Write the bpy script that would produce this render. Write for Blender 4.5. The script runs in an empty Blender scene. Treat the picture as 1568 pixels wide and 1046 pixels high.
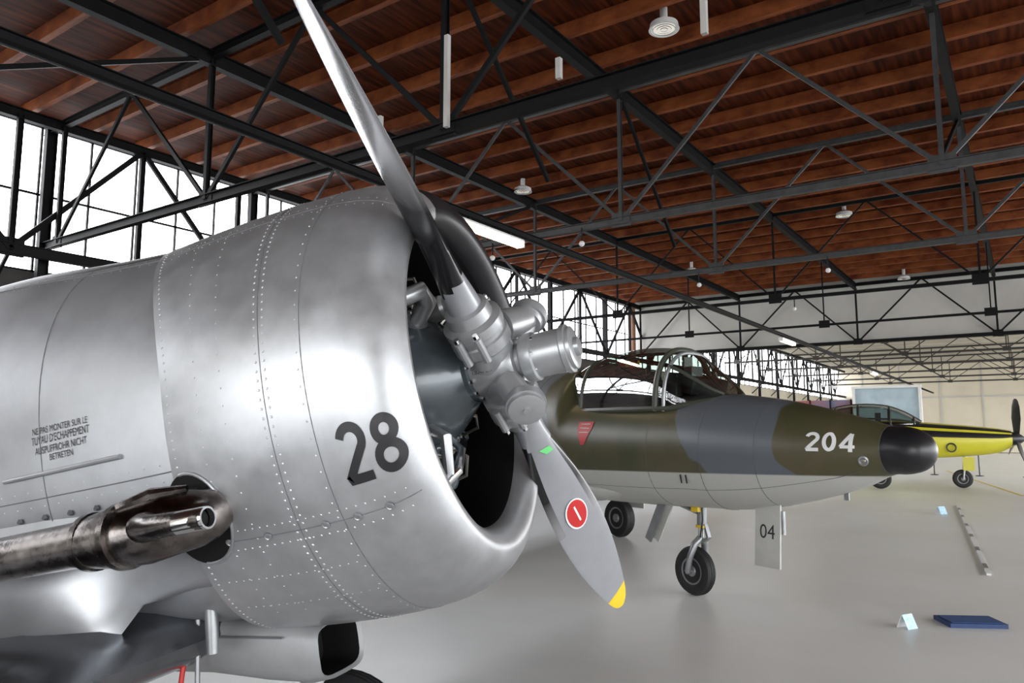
import bpy, math, random
from mathutils import Vector, Matrix
random.seed(3)
S=bpy.context.scene
S.view_settings.view_transform='Standard'
pi=math.pi
# ---------------------------------------------------------------- materials
def mat(name,col,rough=.5,metal=0,noise=0,nscale=5,bump=0,bscale=40,emit=None,estr=0,spec=.5,col2=None,stretch=(1,1,1),coat=0,nrough=0):
    m=bpy.data.materials.new(name); m.use_nodes=True
    nt=m.node_tree; b=nt.nodes['Principled BSDF']
    b.inputs['Base Color'].default_value=(*col,1)
    b.inputs['Roughness'].default_value=rough
    b.inputs['Metallic'].default_value=metal
    b.inputs['Specular IOR Level'].default_value=spec
    b.inputs['Coat Weight'].default_value=coat
    if emit:
        b.inputs['Emission Color'].default_value=(*emit,1); b.inputs['Emission Strength'].default_value=estr
    tc=nt.nodes.new('ShaderNodeTexCoord')
    mp=nt.nodes.new('ShaderNodeMapping'); mp.inputs['Scale'].default_value=stretch
    nt.links.new(tc.outputs['Object'],mp.inputs['Vector'])
    if noise or col2:
        n=nt.nodes.new('ShaderNodeTexNoise'); n.inputs['Scale'].default_value=nscale; n.inputs['Detail'].default_value=6
        n.inputs['Roughness'].default_value=.62
        nt.links.new(mp.outputs[0],n.inputs['Vector'])
        r=nt.nodes.new('ShaderNodeValToRGB')
        c2=col2 if col2 else tuple(max(0,c*(1-noise)) for c in col)
        c1=col if col2 else tuple(min(1,c*(1+noise*.6)) for c in col)
        r.color_ramp.elements[0].color=(*c2,1); r.color_ramp.elements[0].position=.33
        r.color_ramp.elements[1].color=(*c1,1); r.color_ramp.elements[1].position=.66
        nt.links.new(n.outputs[0],r.inputs[0]); nt.links.new(r.outputs[0],b.inputs['Base Color'])
        if nrough:
            mr=nt.nodes.new('ShaderNodeMapRange'); mr.inputs['To Min'].default_value=rough-nrough; mr.inputs['To Max'].default_value=rough+nrough
            mr.inputs['From Min'].default_value=.3; mr.inputs['From Max'].default_value=.7
            nt.links.new(n.outputs[0],mr.inputs[0]); nt.links.new(mr.outputs[0],b.inputs['Roughness'])
    if bump:
        n2=nt.nodes.new('ShaderNodeTexNoise'); n2.inputs['Scale'].default_value=bscale; n2.inputs['Detail'].default_value=4
        nt.links.new(mp.outputs[0],n2.inputs['Vector'])
        bp=nt.nodes.new('ShaderNodeBump'); bp.inputs['Strength'].default_value=bump; bp.inputs['Distance'].default_value=.01
        nt.links.new(n2.outputs[0],bp.inputs['Height']); nt.links.new(bp.outputs[0],b.inputs['Normal'])
    return m
ALU=mat('aluminium_skin',(.43,.44,.455),.38,.72,.10,13,.025,7,nrough=.05)
ALU2=mat('aluminium_fuselage',(.36,.37,.385),.40,.68,.10,7,.025,7,nrough=.05)
ALUD=mat('aluminium_dark',(.22,.23,.25),.2,.9,.25,4,.08,6,nrough=.06)
GREYP=mat('scoop_grey_paint',(.23,.235,.24),.45,.2,.12,8)
RIV=mat('rivet',(.56,.56,.57),.35,.5)
SEAM=mat('panel_seam',(.12,.12,.13),.6,.3)
BLK=mat('black_paint',(.012,.012,.014),.35,0,.3,8)
MATTE=mat('matte_black',(.006,.006,.006),.7,0,spec=.2)
STEEL=mat('dark_steel',(.005,.005,.006),.6,0,.3,6,spec=.18)
GSTEEL=mat('grey_steel',(.06,.06,.065),.5,.3,.3,6)
WHITE=mat('white_paint',(.75,.75,.74),.5,0,.05,6)
HUBM=mat('hub_grey',(.35,.36,.37),.33,.5,.08,12)
BLADE=mat('blade_grey',(.30,.31,.33),.3,.25,.06,8)
CHROME=mat('polished_metal',(.7,.7,.7),.15,1)
EXH=mat('exhaust_metal',(.20,.18,.17),.27,1,.6,9,.12,30,nrough=.1)
ENG=mat('engine_grey',(.06,.075,.085),.25,.2,.15,9,coat=.3)
FIN=mat('cylinder_fins',(.03,.03,.035),.45,.5)
COP=mat('pipe_metal',(.32,.30,.27),.3,.8)
YEL=mat('yellow_paint',(.75,.52,.02),.4,0,.1,5)
RED=mat('red_paint',(.5,.02,.02),.45,0,.1,5)
GRN=mat('green_sticker',(.15,.6,.2),.5,0,.1,5)
RUB=mat('rubber',(.012,.012,.013),.65,0,.3,9,.1,60)
HUBW=mat('wheel_hub_grey',(.25,.25,.26),.4,.4,.2,9)
WUND=mat('hunter_white',(.45,.45,.42),.38,0,.1,3)
LINK=mat('leg_metal',(.30,.31,.32),.35,.6,.15,9)
def bladeback():
    m=bpy.data.materials.new('blade_back_worn_black');m.use_nodes=True;nt=m.node_tree;b=nt.nodes['Principled BSDF']
    tc=nt.nodes.new('ShaderNodeTexCoord');ln=nt.nodes.new('ShaderNodeVectorMath');ln.operation='LENGTH'
    nt.links.new(tc.outputs['Object'],ln.inputs[0])
    n=nt.nodes.new('ShaderNodeTexNoise');n.inputs['Scale'].default_value=7;nt.links.new(tc.outputs['Object'],n.inputs['Vector'])
    a=nt.nodes.new('ShaderNodeMath');a.operation='MULTIPLY_ADD';a.inputs[1].default_value=.12;nt.links.new(n.outputs[0],a.inputs[0]);nt.links.new(ln.outputs['Value'],a.inputs[2])
    mr=nt.nodes.new('ShaderNodeMapRange');mr.inputs['From Min'].default_value=.66;mr.inputs['From Max'].default_value=1.0;nt.links.new(a.outputs[0],mr.inputs[0])
    mx=nt.nodes.new('ShaderNodeMix');mx.data_type='RGBA';mx.inputs['A'].default_value=(.012,.012,.014,1);mx.inputs['B'].default_value=(.62,.62,.64,1)
    nt.links.new(mr.outputs[0],mx.inputs['Factor']);nt.links.new(mx.outputs['Result'],b.inputs['Base Color'])
    m2=nt.nodes.new('ShaderNodeMath');m2.operation='MULTIPLY';m2.inputs[1].default_value=.9;nt.links.new(mr.outputs[0],m2.inputs[0]);nt.links.new(m2.outputs[0],b.inputs['Metallic'])
    b.inputs['Roughness'].default_value=.2;return m
BBACK=bladeback()
def glassmat(name,tint,g=.12):
    m=bpy.data.materials.new(name); m.use_nodes=True; nt=m.node_tree; nt.nodes.clear()
    o=nt.nodes.new('ShaderNodeOutputMaterial'); mx=nt.nodes.new('ShaderNodeMixShader')
    t=nt.nodes.new('ShaderNodeBsdfTransparent'); t.inputs[0].default_value=(*tint,1)
    gl=nt.nodes.new('ShaderNodeBsdfGlossy'); gl.inputs['Roughness'].default_value=.03; gl.inputs[0].default_value=(.9,.9,.9,1)
    lw=nt.nodes.new('ShaderNodeLayerWeight'); lw.inputs[0].default_value=.3
    ad=nt.nodes.new('ShaderNodeMath'); ad.operation='MULTIPLY_ADD'; ad.inputs[1].default_value=.5; ad.inputs[2].default_value=g
    nt.links.new(lw.outputs['Fresnel'],ad.inputs[0]); nt.links.new(ad.outputs[0],mx.inputs[0])
    nt.links.new(t.outputs[0],mx.inputs[1]); nt.links.new(gl.outputs[0],mx.inputs[2]); nt.links.new(mx.outputs[0],o.inputs[0]); return m
GLASS=glassmat('canopy_glass',(.50,.56,.53),.08)
# ---------------------------------------------------------------- mesh builder
class MB:
    def __init__(s): s.v=[];s.f=[];s.m=[];s.mats=[]
    def mi(s,m):
        if m not in s.mats: s.mats.append(m)
        return s.mats.index(m)
    def add(s,vs,fs,m):
        o=len(s.v); s.v+= [tuple(p) for p in vs]; i=s.mi(m)
        for f in fs: s.f.append(tuple(o+k for k in f)); s.m.append(i)
    def box(s,c,d,m,R=None):
        c=Vector(c); vs=[]
        for x in(-.5,.5):
            for y in(-.5,.5):
                for z in(-.5,.5):
                    p=Vector((x*d[0],y*d[1],z*d[2]))
                    if R: p=R@p
                    vs.append(c+p)
        s.add(vs,[(0,1,3,2),(4,6,7,5),(0,4,5,1),(2,3,7,6),(0,2,6,4),(1,5,7,3)],m)
    def frame(s,p1,p2,up=(0,0,1)):
        p1=Vector(p1);p2=Vector(p2);x=(p2-p1).normalized();up=Vector(up)
        if abs(x.dot(up))>.98: up=Vector((1,0,0)) if abs(x.x)<.9 else Vector((0,1,0))
        y=up.cross(x).normalized();z=x.cross(y);return p1,p2,x,y,z
    def beam(s,p1,p2,w,h,m,up=(0,0,1)):
        p1,p2,x,y,z=s.frame(p1,p2,up); R=Matrix((x,y,z)).transposed()
        s.box((p1+p2)/2,((p2-p1).length,w,h),m,R)
    def ibeam(s,p1,p2,w,h,m,up=(0,0,1)):
        p1,p2,x,y,z=s.frame(p1,p2,up)
        t=max(.008,h*.09)
        s.beam(p1+z*(h/2),p2+z*(h/2),w,t,m,up); s.beam(p1-z*(h/2),p2-z*(h/2),w,t,m,up); s.beam(p1,p2,t,h,m,up)
    def tube(s,p1,p2,r1,m,r2=None,n=12,cap=True):
        s.path([p1,p2],[r1,r2 if r2 is not None else r1],m,n,cap)
    def path(s,pts,r,m,n=10,cap=True):
        pts=[Vector(p) for p in pts]
        if not hasattr(r,'__len__'): r=[r]*len(pts)
        rings=[];prev=None
        for i,p in enumerate(pts):
            a=pts[max(0,i-1)];b=pts[min(len(pts)-1,i+1)];x=(b-a)
            x=x.normalized() if x.length>1e-9 else Vector((0,0,1))
            if prev is None:
                y=x.orthogonal().normalized()
            else:
                y=(prev-x*prev.dot(x)); y=y.normalized() if y.length>1e-6 else x.orthogonal().normalized()
            prev=y;z=x.cross(y)
            rings.append([p+(y*math.cos(2*pi*k/n)+z*math.sin(2*pi*k/n))*r[i] for k in range(n)])
        s.loft(rings,m,cap=cap)
    def loft(s,rings,m,closed=True,cap=False,mf=None):
        n=len(rings[0]); vs=[p for r in rings for p in r]; o=len(s.v); s.v+=[tuple(p) for p in vs]
        k2=n if closed else n-1
        for i in range(len(rings)-1):
            for k in range(k2):
                f=(o+i*n+k,o+i*n+(k+1)%n,o+(i+1)*n+(k+1)%n,o+(i+1)*n+k)
                mm=mf(i,k) if mf else m
                s.f.append(f); s.m.append(s.mi(mm))
        if cap:
            s.f.append(tuple(o+k for k in range(n))[::-1]); s.m.append(s.mi(mf(0,0) if mf else m))
            s.f.append(tuple(o+(len(rings)-1)*n+k for k in range(n))); s.m.append(s.mi(mf(len(rings)-2,0) if mf else m))
    def lathe(s,o,ax,prof,m,n=32,cap=True):
        o=Vector(o);ax=Vector(ax).normalized();y=ax.orthogonal().normalized();z=ax.cross(y)
        rings=[[o+ax*a+(y*math.cos(2*pi*k/n)+z*math.sin(2*pi*k/n))*max(r,.0005) for k in range(n)] for a,r in prof]
        s.loft(rings,m,cap=cap)
    def sph(s,c,r,m,n=12,sc=(1,1,1)):
        c=Vector(c);rings=[]
        for i in range(n//2+1):
            t=-pi/2+pi*i/(n//2)
            rings.append([c+Vector((math.cos(t)*math.cos(2*pi*k/n)*sc[0],math.cos(t)*math.sin(2*pi*k/n)*sc[1],math.sin(t)*sc[2]))*r for k in range(n)])
        s.loft(rings,m)
    def bump(s,p,nrm,r,m,h=.5):
        p=Vector(p);nrm=Vector(nrm).normalized();y=nrm.orthogonal().normalized();z=nrm.cross(y)
        vs=[p+(y*math.cos(2*pi*k/6)+z*math.sin(2*pi*k/6))*r for k in range(6)]+[p+nrm*r*h+(y*math.cos(2*pi*k/6)+z*math.sin(2*pi*k/6))*r*.55 for k in range(6)]
        s.add(vs,[(k,(k+1)%6,6+(k+1)%6,6+k) for k in range(6)]+[(6,7,8,9,10,11)],m)
    def obj(s,name,parent=None,inv=None,smooth=True,angle=35):
        me=bpy.data.meshes.new(name)
        vs=[tuple(inv@Vector(p)) for p in s.v] if inv else s.v
        me.from_pydata(vs,[],s.f)
        for m in s.mats: me.materials.append(m)
        me.polygons.foreach_set('material_index',s.m)
        if smooth:
            me.polygons.foreach_set('use_smooth',[True]*len(me.polygons))
            me.update()
            try: me.set_sharp_from_angle(angle=math.radians(angle))
            except Exception: pass
        me.update(); ob=bpy.data.objects.new(name,me); S.collection.objects.link(ob)
        if parent: ob.parent=parent
        return ob
def empty(name,M):
    e=bpy.data.objects.new(name,None); e.empty_display_size=.3; S.collection.objects.link(e); e.matrix_world=M; return e
def interp(tab,x):
    n=len(tab)
    if x<=tab[0][0]: return tab[0][1:]
    if x>=tab[-1][0]: return tab[-1][1:]
    for i in range(n-1):
        if tab[i][0]<=x<=tab[i+1][0]: break
    x0,x1=tab[i][0],tab[i+1][0];t=(x-x0)/(x1-x0);out=[]
    for k in range(1,len(tab[0])):
        p1,p2=tab[i][k],tab[i+1][k]
        m1=(p2-tab[i-1][k])/(x1-tab[i-1][0]) if i>0 else (p2-p1)/(x1-x0)
        m2=(tab[i+2][k]-p1)/(tab[i+2][0]-x0) if i<n-2 else (p2-p1)/(x1-x0)
        h=x1-x0
        out.append((2*t**3-3*t*t+1)*p1+(t**3-2*t*t+t)*h*m1+(-2*t**3+3*t*t)*p2+(t**3-t*t)*h*m2)
    return out
def sstep(t):
    t=max(0,min(1,t)); return t*t*(3-2*t)
def arc(cx,cy,rx,ry,a0,a1,n=18): return [(cx+rx*math.cos(math.radians(a0+(a1-a0)*i/n)),cy+ry*math.sin(math.radians(a0+(a1-a0)*i/n))) for i in range(n+1)]
DIG={'2':([arc(.3,.70,.23,.22,165,-30)+[(.06,.08),(.06,.075),(.58,.075)]],False),
 '8':([arc(.3,.735,.18,.185,-90,270,28),arc(.3,.285,.225,.215,90,450,28)],True),
 '0':([arc(.3,.5,.21,.42,0,360,32)],True),
 '4':([[(.45,0),(.45,.96)],[(.45,.96),(.05,.27)],[(.03,.27),(.62,.27)]],False)}
def stroke(mb,pts,w,closed,mapf,m):
    q=[]
    for i in range(len(pts)-1):
        a=Vector(pts[i]);b=Vector(pts[i+1]);k=max(1,int((b-a).length/.06))
        for j in range(k): q.append(a+(b-a)*j/k)
    q.append(Vector(pts[-1]))
    L=[];R=[]
    for i,p in enumerate(q):
        if closed and i in(0,len(q)-1): t=q[1]-q[-2]
        else: t=q[min(i+1,len(q)-1)]-q[max(i-1,0)]
        t=t.normalized() if t.length>0 else Vector((1,0)); n=Vector((-t.y,t.x))
        L.append(p+n*w/2);R.append(p-n*w/2)
    vs=[mapf(p.x,p.y) for p in L]+[mapf(p.x,p.y) for p in R];n=len(q)
    mb.add(vs,[(i,i+1,n+i+1,n+i) for i in range(n-1)],m)
def digits(mb,txt,w,adv,mapf,m):
    for i,c in enumerate(txt):
        P,cl=DIG[c]
        for p in P: stroke(mb,p,w,cl,lambda x,y,i=i: mapf(x+i*adv,y),m)
def textverts(body,size):
    cu=bpy.data.curves.new('t','FONT');cu.body=body;cu.size=size;cu.resolution_u=3;cu.align_x='CENTER';cu.space_line=.9
    ob=bpy.data.objects.new('t',cu);S.collection.objects.link(ob)
    dg=bpy.context.evaluated_depsgraph_get(); me=ob.evaluated_get(dg).to_mesh()
    vs=[(v.co.x,v.co.y) for v in me.vertices];fs=[tuple(p.vertices) for p in me.polygons]
    ob.evaluated_get(dg).to_mesh_clear(); bpy.data.objects.remove(ob);bpy.data.curves.remove(cu)
    return vs,fs
def wheel(mb,c,ax,R,w,rub=RUB,hub=HUBW):
    c=Vector(c);ax=Vector(ax).normalized();h=w/2
    prof=[(-h*.75,R*.55),(-h*.95,R*.62),(-h,R*.78),(-h*.85,R*.92),(-h*.45,R*.99),(0,R),(h*.45,R*.99),(h*.85,R*.92),(h,R*.78),(h*.95,R*.62),(h*.75,R*.55)]
    mb.lathe(c,ax,prof,rub,40)
    for g in(-.3,0,.3): mb.lathe(c,ax,[(g*h-.003,R*.99),(g*h-.003,R*1.004),(g*h+.003,R*1.004),(g*h+.003,R*.99)],MATTE,40,False)
    for sgn in(-1,1):
        mb.lathe(c,ax*sgn,[(h*.5,R*.56),(h*.82,R*.56),(h*.80,R*.50),(h*.6,R*.45),(h*.62,R*.25),(h*.95,R*.2),(h*1.0,R*.1),(h*1.0,.001)],hub,28,False)
        y=ax.orthogonal().normalized();z=ax.cross(y)
        for k in range(8):
            a=2*pi*k/8; mb.bump(c+ax*sgn*h*.62+(y*math.cos(a)+z*math.sin(a))*R*.36,ax*sgn,R*.05,MATTE,.4)
def airfoil(n=14,t=.13):
    up=[];
    for i in range(n+1):
        x=.5*(1-math.cos(pi*i/n)); y=5*t*(.2969*math.sqrt(x)-.126*x-.3516*x*x+.2843*x**3-.1015*x**4)
        up.append((x,y))
    return up+[(x,-y*.75) for x,y in up[-2:0:-1]]
AF=airfoil()
def wing(mb,secs,m,vertical=False):
    rings=[]
    for (x,y,z,c,t) in secs:
        if vertical: rings.append([Vector((x-px*c,y+pz*c*t/.13,z)) for px,pz in AF])
        else: rings.append([Vector((x-px*c,y,z+pz*c*t/.13)) for px,pz in AF])
    mb.loft(rings,m,cap=True)
# =====================================================================================
#  HANGAR
# =====================================================================================
FLOORM=mat('floor_concrete',(.78,.78,.765),.38,0,0,.5,.03,3,col2=(.69,.69,.67),nrough=.06)
WALLD=mat('wall_dark',(.05,.043,.042),.8,0,.3,2)
WALLC=mat('wall_cream',(.66,.60,.48),.8,0,.06,.5)
HEAD=mat('header_panel',(.52,.505,.475),.8,0,.08,.7)
def woodmat(name,c1,c2,c3,st,scale):
    m=bpy.data.materials.new(name);m.use_nodes=True;nt=m.node_tree;b=nt.nodes['Principled BSDF'];b.inputs['Roughness'].default_value=.65
    b.inputs['Specular IOR Level'].default_value=.12
    tc=nt.nodes.new('ShaderNodeTexCoord');mp=nt.nodes.new('ShaderNodeMapping');mp.inputs['Scale'].default_value=st
    nt.links.new(tc.outputs['Object'],mp.inputs[0])
    n=nt.nodes.new('ShaderNodeTexNoise');n.inputs['Scale'].default_value=scale;n.inputs['Detail'].default_value=6
    nt.links.new(mp.outputs[0],n.inputs['Vector'])
    br=nt.nodes.new('ShaderNodeTexBrick');br.inputs['Scale'].default_value=1;br.inputs['Brick Width'].default_value=3.1;br.inputs['Row Height'].default_value=.16
    br.inputs['Mortar Size'].default_value=.008;br.inputs['Color1'].default_value=(*c1,1);br.inputs['Color2'].default_value=(*c2,1);br.inputs['Mortar'].default_value=(c3[0]*.3,c3[1]*.3,c3[2]*.3,1);br.offset=.37
    nt.links.new(tc.outputs['Object'],br.inputs['Vector'])
    mx=nt.nodes.new('ShaderNodeMix');mx.data_type='RGBA';mx.inputs['B'].default_value=(*c3,1)
    r=nt.nodes.new('ShaderNodeValToRGB');r.color_ramp.elements[0].position=.4;r.color_ramp.elements[1].position=.75
    nt.links.new(n.outputs[0],r.inputs[0]);nt.links.new(r.outputs[0],mx.inputs['Factor']);nt.links.new(br.outputs[0],mx.inputs['A'])
    nt.links.new(mx.outputs['Result'],b.inputs['Base Color']);return m
ROOFW=woodmat('roof_boards',(.055,.010,.003),(.022,.004,.0015),(.13,.030,.008),(.6,6,1),2.2)
JOIST=mat('joist_wood',(.27,.078,.022),.6,0,0,3,col2=(.10,.019,.006),stretch=(4,.6,1),spec=.2)
EX,YW,YR,XB,XE=29,14,-13,-14,72
mb=MB();mb.box((29,.5,-.05),(86,27,.1),FLOORM);mb.obj('floor',smooth=False)
APR=mat('apron_concrete',(.5,.5,.48),.8,0,.15,.4)
mb=MB()
mb.box((29,-43,-.08),(160,59.0,.1),APR);mb.box((-39,14,-.08),(50,55,.1),APR);mb.box((29,44,-.08),(86,59.9,.1),APR);mb.obj('apron_ground',smooth=False)
ZR=7.35
mb=MB();mb.box((7.6,.5,ZR+.06),(43.2,27,.1),ROOFW);mb.obj('ceiling',smooth=False)
CRE=mat('cream_ceiling',(.50,.46,.38),.8,0,.1,.6)
mb=MB();mb.box((50.6,.5,ZR+.06),(42.8,27,.1),CRE);mb.obj('ceiling_annex',smooth=False)
mb=MB()
for i in range(44):
    X=XB+.37+i; 
    if X>28.8: break
    mb.box((X,.5,ZR-.10),(.09,26.7,.2),JOIST)
mb.obj('ceiling_joists',smooth=False)
mb=MB()
for i in range(22):
    X=30+i*2
    if X>71.8: break
    mb.box((X,.5,ZR-.08),(.1,26.7,.16),CRE)
mb.obj('annex_joists',smooth=False)
WS,WT=4.55,7.2
mb=MB();mb.box((7.5,YW+.1,WS/2),(43,.2,WS),WALLD);mb.box((50.5,YW+.1,WS/2),(43,.2,WS),WALLC)
mb.box((29,YW+.1,(WT+ZR+.1)/2),(86,.2,ZR+.1-WT),STEEL);mb.obj('wall_left',smooth=False)
mb=MB()
X=XB
while X<=XE+.01:
    mb.box((X,YW+.06,(WS+WT)/2),(.03,.05,WT-WS),STEEL);X+=.86
for z in(WS+.03,WS+1.4,WT-.03): mb.box((29,YW+.06,z),(86,.05,.035),STEEL)
mb.obj('window_1',smooth=False)
mb=MB()
mb.box((XB-.1,11.5,2.6),(.2,5,5.2),WALLC);mb.box((XB-.1,-11,2.6),(.2,4,5.2),WALLC);mb.box((XB-.1,.5,6.35),(.2,27,2.2),WALLC);mb.obj('wall_back',smooth=False)
mb=MB();mb.box((29,YR-.1,6.65),(86,.2,1.5),WALLC);mb.box((-12,YR-.1,2.95),(4,.2,5.9),WALLC)
for x in(8,29,50,70.5): mb.box((x,YR-.1,2.95),(1.2,.2,5.9),WALLC)
mb.obj('wall_right',smooth=False)
mb=MB();mb.box((XE+.1,.5,3.7),(.2,27,7.5),WALLC);
mb.obj('wall_far',smooth=False)
mb=MB()
for y in range(-12,14,3): mb.box((XE-.03,y,3.7),(.06,.12,7.3),HEAD)
mb.box((XE-.04,.5,4.6),(.08,26.9,.12),HEAD)
mb.obj('trim_far',smooth=False)
mb=MB();mb.box((EX+.12,.5,6.2),(.16,26.9,2.35),HEAD);mb.obj('wall_header',smooth=False)
def truss(X,mtl,zb=4.97,zt=7.05,k=1,sub=True,web=True):
    mb=MB(); ms=mtl
    mb.ibeam((X,YR+.1,zb),(X,YW-.05,zb),.10*k,.12*k,ms)
    mb.ibeam((X,YR+.1,zt),(X,YW-.05,zt),.10*k,.12*k,ms)
    ys=[.65+4.2*j for j in range(-3,4)]
    for i,y in enumerate(ys):
        mb.ibeam((X,y,zb),(X,y,zt),.065*k,.065*k,ms)
        mb.box((X,y,zb+.02),(.03,.30,.22),ms)
        for sg in(-1,1):
            ye=y+sg*2.1
            if YR+.2<ye<YW-.1 and web:
                mb.beam((X,y,zb),(X,ye,zt),.045*k,.06*k,ms)
    return mb
GS2=mat('truss_grey',(.05,.05,.053),.5,.2,.3,6)
for X,m,k in ((-10.8,STEEL,1),(-6.65,STEEL,1),(-2.5,STEEL,1),(1.65,STEEL,1),(5.8,STEEL,1),(9.95,GS2,.85),(14.1,GS2,.8),(18.25,STEEL,.6)): truss(X,m,k=k).obj('roof_truss',smooth=False)
xs=[-10.8,-6.65,-2.5,1.65,5.8,9.95,14.1,18.25,22.4,26.55]
truss(23.5,STEEL,k=.5,web=False).obj('roof_truss',smooth=False)
truss(28.85,STEEL,k=.9).obj('roof_truss',smooth=False)
CST=mat('annex_steel',(.05,.045,.04),.6,.2)
for j in range(6): truss(35+j*6.4,CST,zb=5.6,k=.8).obj('roof_truss',smooth=False)
mb=MB();YL=13.3
for z in(4.75,7.0): mb.ibeam((XB+.1,YL,z),(XE-.1,YL,z),.12,.16,STEEL,)
x=-14+.5;k=0
while x<XE-3:
    mb.ibeam((x,YL,4.75),(x,YL,7.0),.08,.08,STEEL)
    a,b=((4.75,7.0) if k%2 else (7.0,4.75))
    mb.beam((x,YL,a),(x+2.07,YL,b),.06,.09,STEEL)
    if k%2: 
        mb.beam((x,YL-.02,4.75),(x,YW,4.1),.05,.05,STEEL)
        mb.box((x,YL,4.78),(.4,.03,.3),STEEL)
    x+=2.07;k+=1
mb.obj('window_truss',smooth=False)
mb=MB()
for y in(-7.75,-3.55,.65,4.85,9.05):
    mb.ibeam((XB+.1,y,6.98),(EX-.1,y,6.98),.12,.2,STEEL)
for i in range(6):
    x0,x1=xs[i],xs[i+1]
    for y in(.65,9.05):
        mb.beam((x0,y,5.05),(x1,y,7.0),.045,.06,STEEL)
    for y in (4.85,):
        mb.beam((x0,y,7.0),((x0+x1)/2,y,5.0),.045,.05,STEEL)
mb.obj('roof_bracing',smooth=False)
mb=MB()
x=-10.8
while x<XE:
    mb.ibeam((x,YW-.25,0),(x,YW-.25,7.1),.12,.16,STEEL,(1,0,0));x+=4.15
mb.obj('wall_columns',smooth=False)
TUBE=mat('lamp_tube',(1,.9,.75),.4,0,emit=(1,.80,.50),estr=9)
for nm,Y in(('lighting_rail',6.29),('lighting_rail',-4.5)):
    mb=MB()
    mb.ibeam((XB+.2,Y,4.86),(70,Y,4.86),.08,.08,STEEL)
    mb.tube((XB+.2,Y+.09,4.84),(70,Y+.09,4.84),.022,GSTEEL,n=8)
    mb.obj(nm)
def tube_lamp(x,Y):
    mb=MB();z=4.67
    mb.box((x,Y,z+.07),(1.55,.14,.03),WHITE)
    for s in(-.78,.78): mb.box((x+s,Y,z+.02),(.03,.14,.11),WHITE)
    for dy in(-.042,.042): mb.tube((x-.765,Y+dy,z),(x+.765,Y+dy,z),.034,TUBE,n=12)
    for s in(-.5,.5): mb.box((x+s,Y,z+.115),(.05,.04,.06),STEEL)
    return mb.obj('fluorescent_lamp')
for Y in(6.29,-4.5):
    for x in(-7.7,8.6,24.9,41.3,57.7): tube_lamp(x,Y)
DIFF=mat('lamp_diffuser',(.8,.8,.78),.4,0,emit=(1,.93,.8),estr=.5)
def bay(x,y,z,r=.19):
    mb=MB()
    mb.lathe((x,y,z),(0,0,1),[(ZR-z,.05),(.14,.05),(.12,r*.6),(.08,r*.95),(.02,r),(0,r*1.05),(0,r*.9),(.03,r*.8),(.03,.001)],WHITE,24,False)
    mb.lathe((x,y,z+.01),(0,0,1),[(0,.001),(0,r*.75),(.03,r*.75)],DIFF,24,False)
    for k in range(3): mb.lathe((x,y,z-.005),(0,0,1),[(0,r*(.25+.25*k)),(.008,r*(.27+.25*k))],STEEL,24,False)
    mb.obj('ceiling_lamp')
for p in((8.75,3.6,7.05),(19.3,3.4,7.05),(13.3,8.85,7.05),(23.2,8.8,7.0),(28.2,3.2,6.95),(9.6,-4,7.05),(.5,4,7.05),(0,-5,7.05),(17,-4,7.05)): bay(*p)
mb=MB()
for (x,y,z0,z1) in((5.8,4.75,4.95,5.95),(5.8,2.0,5.1,5.4),(5.8,3.4,5.1,5.3),(5.8,.9,5.1,5.4),(5.8,5.7,5.1,5.3)):
    mb.box((x-.08,y,(z0+z1)/2),(.05,.05,z1-z0),HEAD)
mb.obj('hanging_conduits',smooth=False)
mb=MB()
for (x,y) in((9.9,5.5),(14.1,5.2),(14.1,2.8),(18.2,4.4),(9.9,7.2)):
    mb.tube((x,y,4.72),(x,y,4.95),.012,STEEL,n=6);mb.sph((x,y,4.70),.045,WHITE,12)
mb.obj('smoke_detectors')
mb=MB();mb.tube((28.6,13.5,0),(28.6,13.5,7.2),.12,mat('pipe_brown',(.25,.13,.08),.6),n=14);mb.obj('drain_pipe')
WOODP=mat('partition_wood',(.42,.22,.10),.6,0,.25,3,stretch=(1,1,6))
mb=MB();mb.box((38,12.0,1.7),(16,.15,3.4),WOODP)
for i in range(9): mb.box((30.2+i*1.95,11.9,1.7),(.08,.06,3.4),STEEL)
mb.obj('wooden_partition',smooth=False)
mb=MB();MUR=mat('mural_panel',(.32,.10,.09),.6,0,0,.6,col2=(.12,.16,.28))
mb.box((54,11.6,1.9),(.15,4.0,3.9),MUR)
for i in range(4): mb.box((53.9,9.7+i*1.3,1.9),(.1,.08,4.0),STEEL)
mb.obj('display_mural',smooth=False)
mb=MB();LB=mat('light_blue_panel',(.42,.53,.60),.5,0,.15,1)
mb.box((53,7.4,2.25),(.3,3.9,4.5),LB);mb.box((52.8,7.4,4.58),(.5,4.0,.16),WHITE)
for y in(5.5,9.3): mb.box((52.8,y,2.25),(.4,.15,4.5),WHITE)
mb.obj('exhibition_panel',smooth=False)
# =====================================================================================
#  RADIAL ENGINE TRAINER (silver)
# =====================================================================================
P0=Vector((1.893,1.362,2.050));N=Vector((.2458,-.9503,.1908)).normalized();PT=Vector((.9684,.2506,0)).normalized();U=N.cross(PT).normalized();PT=U.cross(N)
M=Matrix(((N.x,PT.x,U.x,P0.x),(N.y,PT.y,U.y,P0.y),(N.z,PT.z,U.z,P0.z),(0,0,0,1)));MI=M.inverted()
HV=empty('radial_engine_trainer_aircraft',M)
OUT=[(-.95,.565,.685),(-.85,.578,.695),(-.65,.59,.705),(-.45,.59,.705),(-.3,.585,.695),(-.2,.577,.678),(-.13,.56,.652),(-.085,.535,.62),(-.06,.505,.585),(-.050,.478,.553)]
def gth(th):
    s=math.sin(th); return .84+(.52*s*s if s>0 else .18*s*s)
def hs(th):
    s=math.sin(th); return 1-.055*sstep(s*1.3) if s>0 else 1-.01*sstep(-s)
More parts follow.
